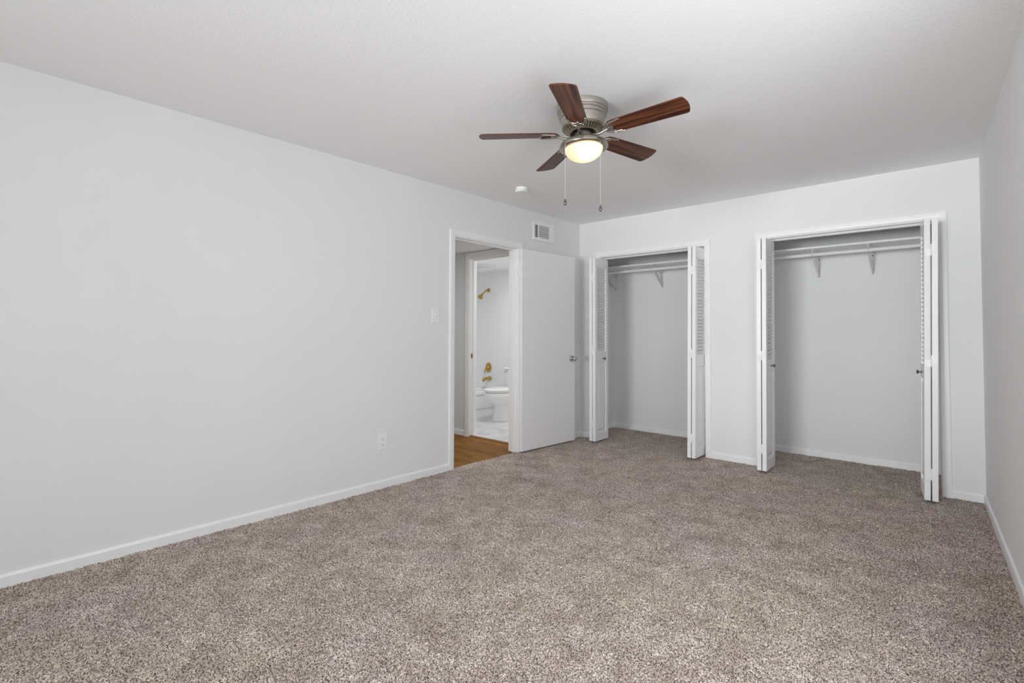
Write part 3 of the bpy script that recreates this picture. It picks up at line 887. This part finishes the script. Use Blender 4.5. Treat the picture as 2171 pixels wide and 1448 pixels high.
# blades: modelled along +x, pitched about their own axis
R0, R1 = .138, .577
def blade_outline():
    pts = []
    hw0, hw1 = .054, .066
    # rounded root
    for i in range(9):
        a = PI / 2 + PI * i / 8
        pts.append((R0 + .045 + .045 * math.cos(a), hw0 * math.sin(a)))
    # far end: nearly straight with eased corners, slightly bowed
    c = .018
    for i in range(6):
        a = -PI / 2 + (PI / 2) * i / 5
        pts.append((R1 - .010 - c + c * math.cos(a), -hw1 + c + c * math.sin(a)))
    for yy in (-.035, -.012, .012, .035): pts.append((R1 - .010 + .010 * (1 - (yy / .05) ** 2), yy))
    for i in range(6):
        a = (PI / 2) * i / 5
        pts.append((R1 - .010 - c + c * math.cos(a), hw1 - c + c * math.sin(a)))
    return pts


bm = BM(); prism(bm, blade_outline(), -.003, .003)
blade0 = obj('blade', bm, [M_BLADE], fan, bevel=.0015)
blade0['label'] = 'dark walnut finish blade'


def iron_bm():
    bm = BM(); zb = -.0065
    # arm from the hub, dipping and rising to the blade root
    arm = smooth_curve([(.044, 0, -.004), (.062, 0, -.014), (.088, 0, -.022), (.115, 0, -.018), (.140, 0, -.010), (.158, 0, zb)], 6)
    tube(bm, arm, [.0085 - .003 * i / len(arm) for i in range(len(arm))], 12)
    # crescent following the blade root, with curled horns
    c1 = []
    for i in range(17):
        a = PI * .5 + PI * i / 16
        c1.append((R0 + .046 + .050 * math.cos(a), .046 * math.sin(a), zb))
    for s in (1, -1):
        side = [(x, y * s, z) for x, y, z in c1[:9]][::-1]
        horn = side + [(R0 + .070, s * .050, zb), (R0 + .090, s * .054, zb), (R0 + .096, s * .047, zb + .001)]
        h = smooth_curve(horn, 2); tube(bm, h, [.0050] * (len(h) - 6) + [.0046, .0042, .0038, .0034, .003, .0026], 8)
        inner = smooth_curve([(.172, 0, zb), (.166, s * .014, zb), (.172, s * .030, zb), (.190, s * .042, zb), (.214, s * .043, zb)], 5)
        tube(bm, inner, [.0040] * (len(inner) - 3) + [.0034, .003, .0024], 8)
    # cast crescent plate between the two rims
    plate = [(x, y) for x, y, z in c1[2:-2]] + [(.186, -.042), (.172, -.030), (.166, -.014), (.172, 0), (.166, .014), (.172, .030), (.186, .042)]
    prism(bm, plate, zb - .0012, zb + .0030)
    # cast boss with fleur
    lathe(bm, [(0, -.007), (.009, -.006), (.013, -.002), (.0135, .003), (0, .003)], 20, Matrix.Translation((.160, 0, zb)) @ Matrix.Diagonal((1.5, 1, 1, 1)))
    for x, y in ((.158, .028), (.158, -.028)):
        lathe(bm, [(0, -.0045), (.004, -.0038), (.0052, -.001), (.0052, .003)], 12, Matrix.Translation((x, y, zb)))
    return bm


iron0 = obj('blade_iron', iron_bm(), M_NICKEL, fan, smooth=True)
iron0['label'] = 'ornate nickel blade bracket'
PH = math.radians(-137.5); ZB = -.161
for k in range(5):
    b = blade0 if k == 0 else blade0.copy()
    i_ = iron0 if k == 0 else iron0.copy()
    if k: COL.objects.link(b); COL.objects.link(i_)
    a = PH + k * 2 * PI / 5
    q = Matrix.Rotation(a, 4, 'Z') @ Matrix.Rotation(math.radians(-12.0), 4, 'X')
    for o_ in (b, i_):
        o_.parent = fan
        o_.location = (0, 0, ZB)
        o_.rotation_euler = q.to_euler()
    i_.rotation_euler = q.to_euler()

# pull chains hang straight down, to the left and right of the lamp as seen from the room's corner
dirx, diry = .828, .560
fan_rot = Matrix.Rotation(-.0433, 3, 'Y') @ Matrix.Rotation(-.0069, 3, 'X')
for s, L in ((-1, .311), (1, .356)):
    bm = BM()
    px, py = s * (.099 if s < 0 else .088) * dirx + .560 * .086, s * (.099 if s < 0 else .088) * diry - .828 * .086
    z0c = -.228; zend = z0c - L
    down = fan_rot.inverted() @ Vector((0, 0, -1))            # the chains hang plumb though the fan sits slightly askew
    at = lambda z: Vector((px, py, z0c)) + down * (z0c - z)
    tube(bm, [at(z0c), at(zend)], .0006, 6)
    z = -.236
    while z > zend:
        lathe(bm, [(0, .0012), (.0011, 0), (0, -.0012)], 5, Matrix.Translation(at(z))); z -= .0042
    ch = obj('pull_chain', bm, mat('pale_chain', (.75, .74, .72), .4, .3), fan)
    bm = BM()
    lathe(bm, [(0, .004), (.0025, .002), (.0035, -.004), (.0078, -.016), (.0092, -.026), (.0070, -.035), (.003, -.039), (0, -.040)], 18, Matrix.Translation(at(zend)) @ Matrix.Diagonal((.95, .95, .85, 1)))
    f_ = obj('chain_fob', bm, M_GREYMETAL, ch, smooth=True); f_['label'] = 'small dark metal fob'
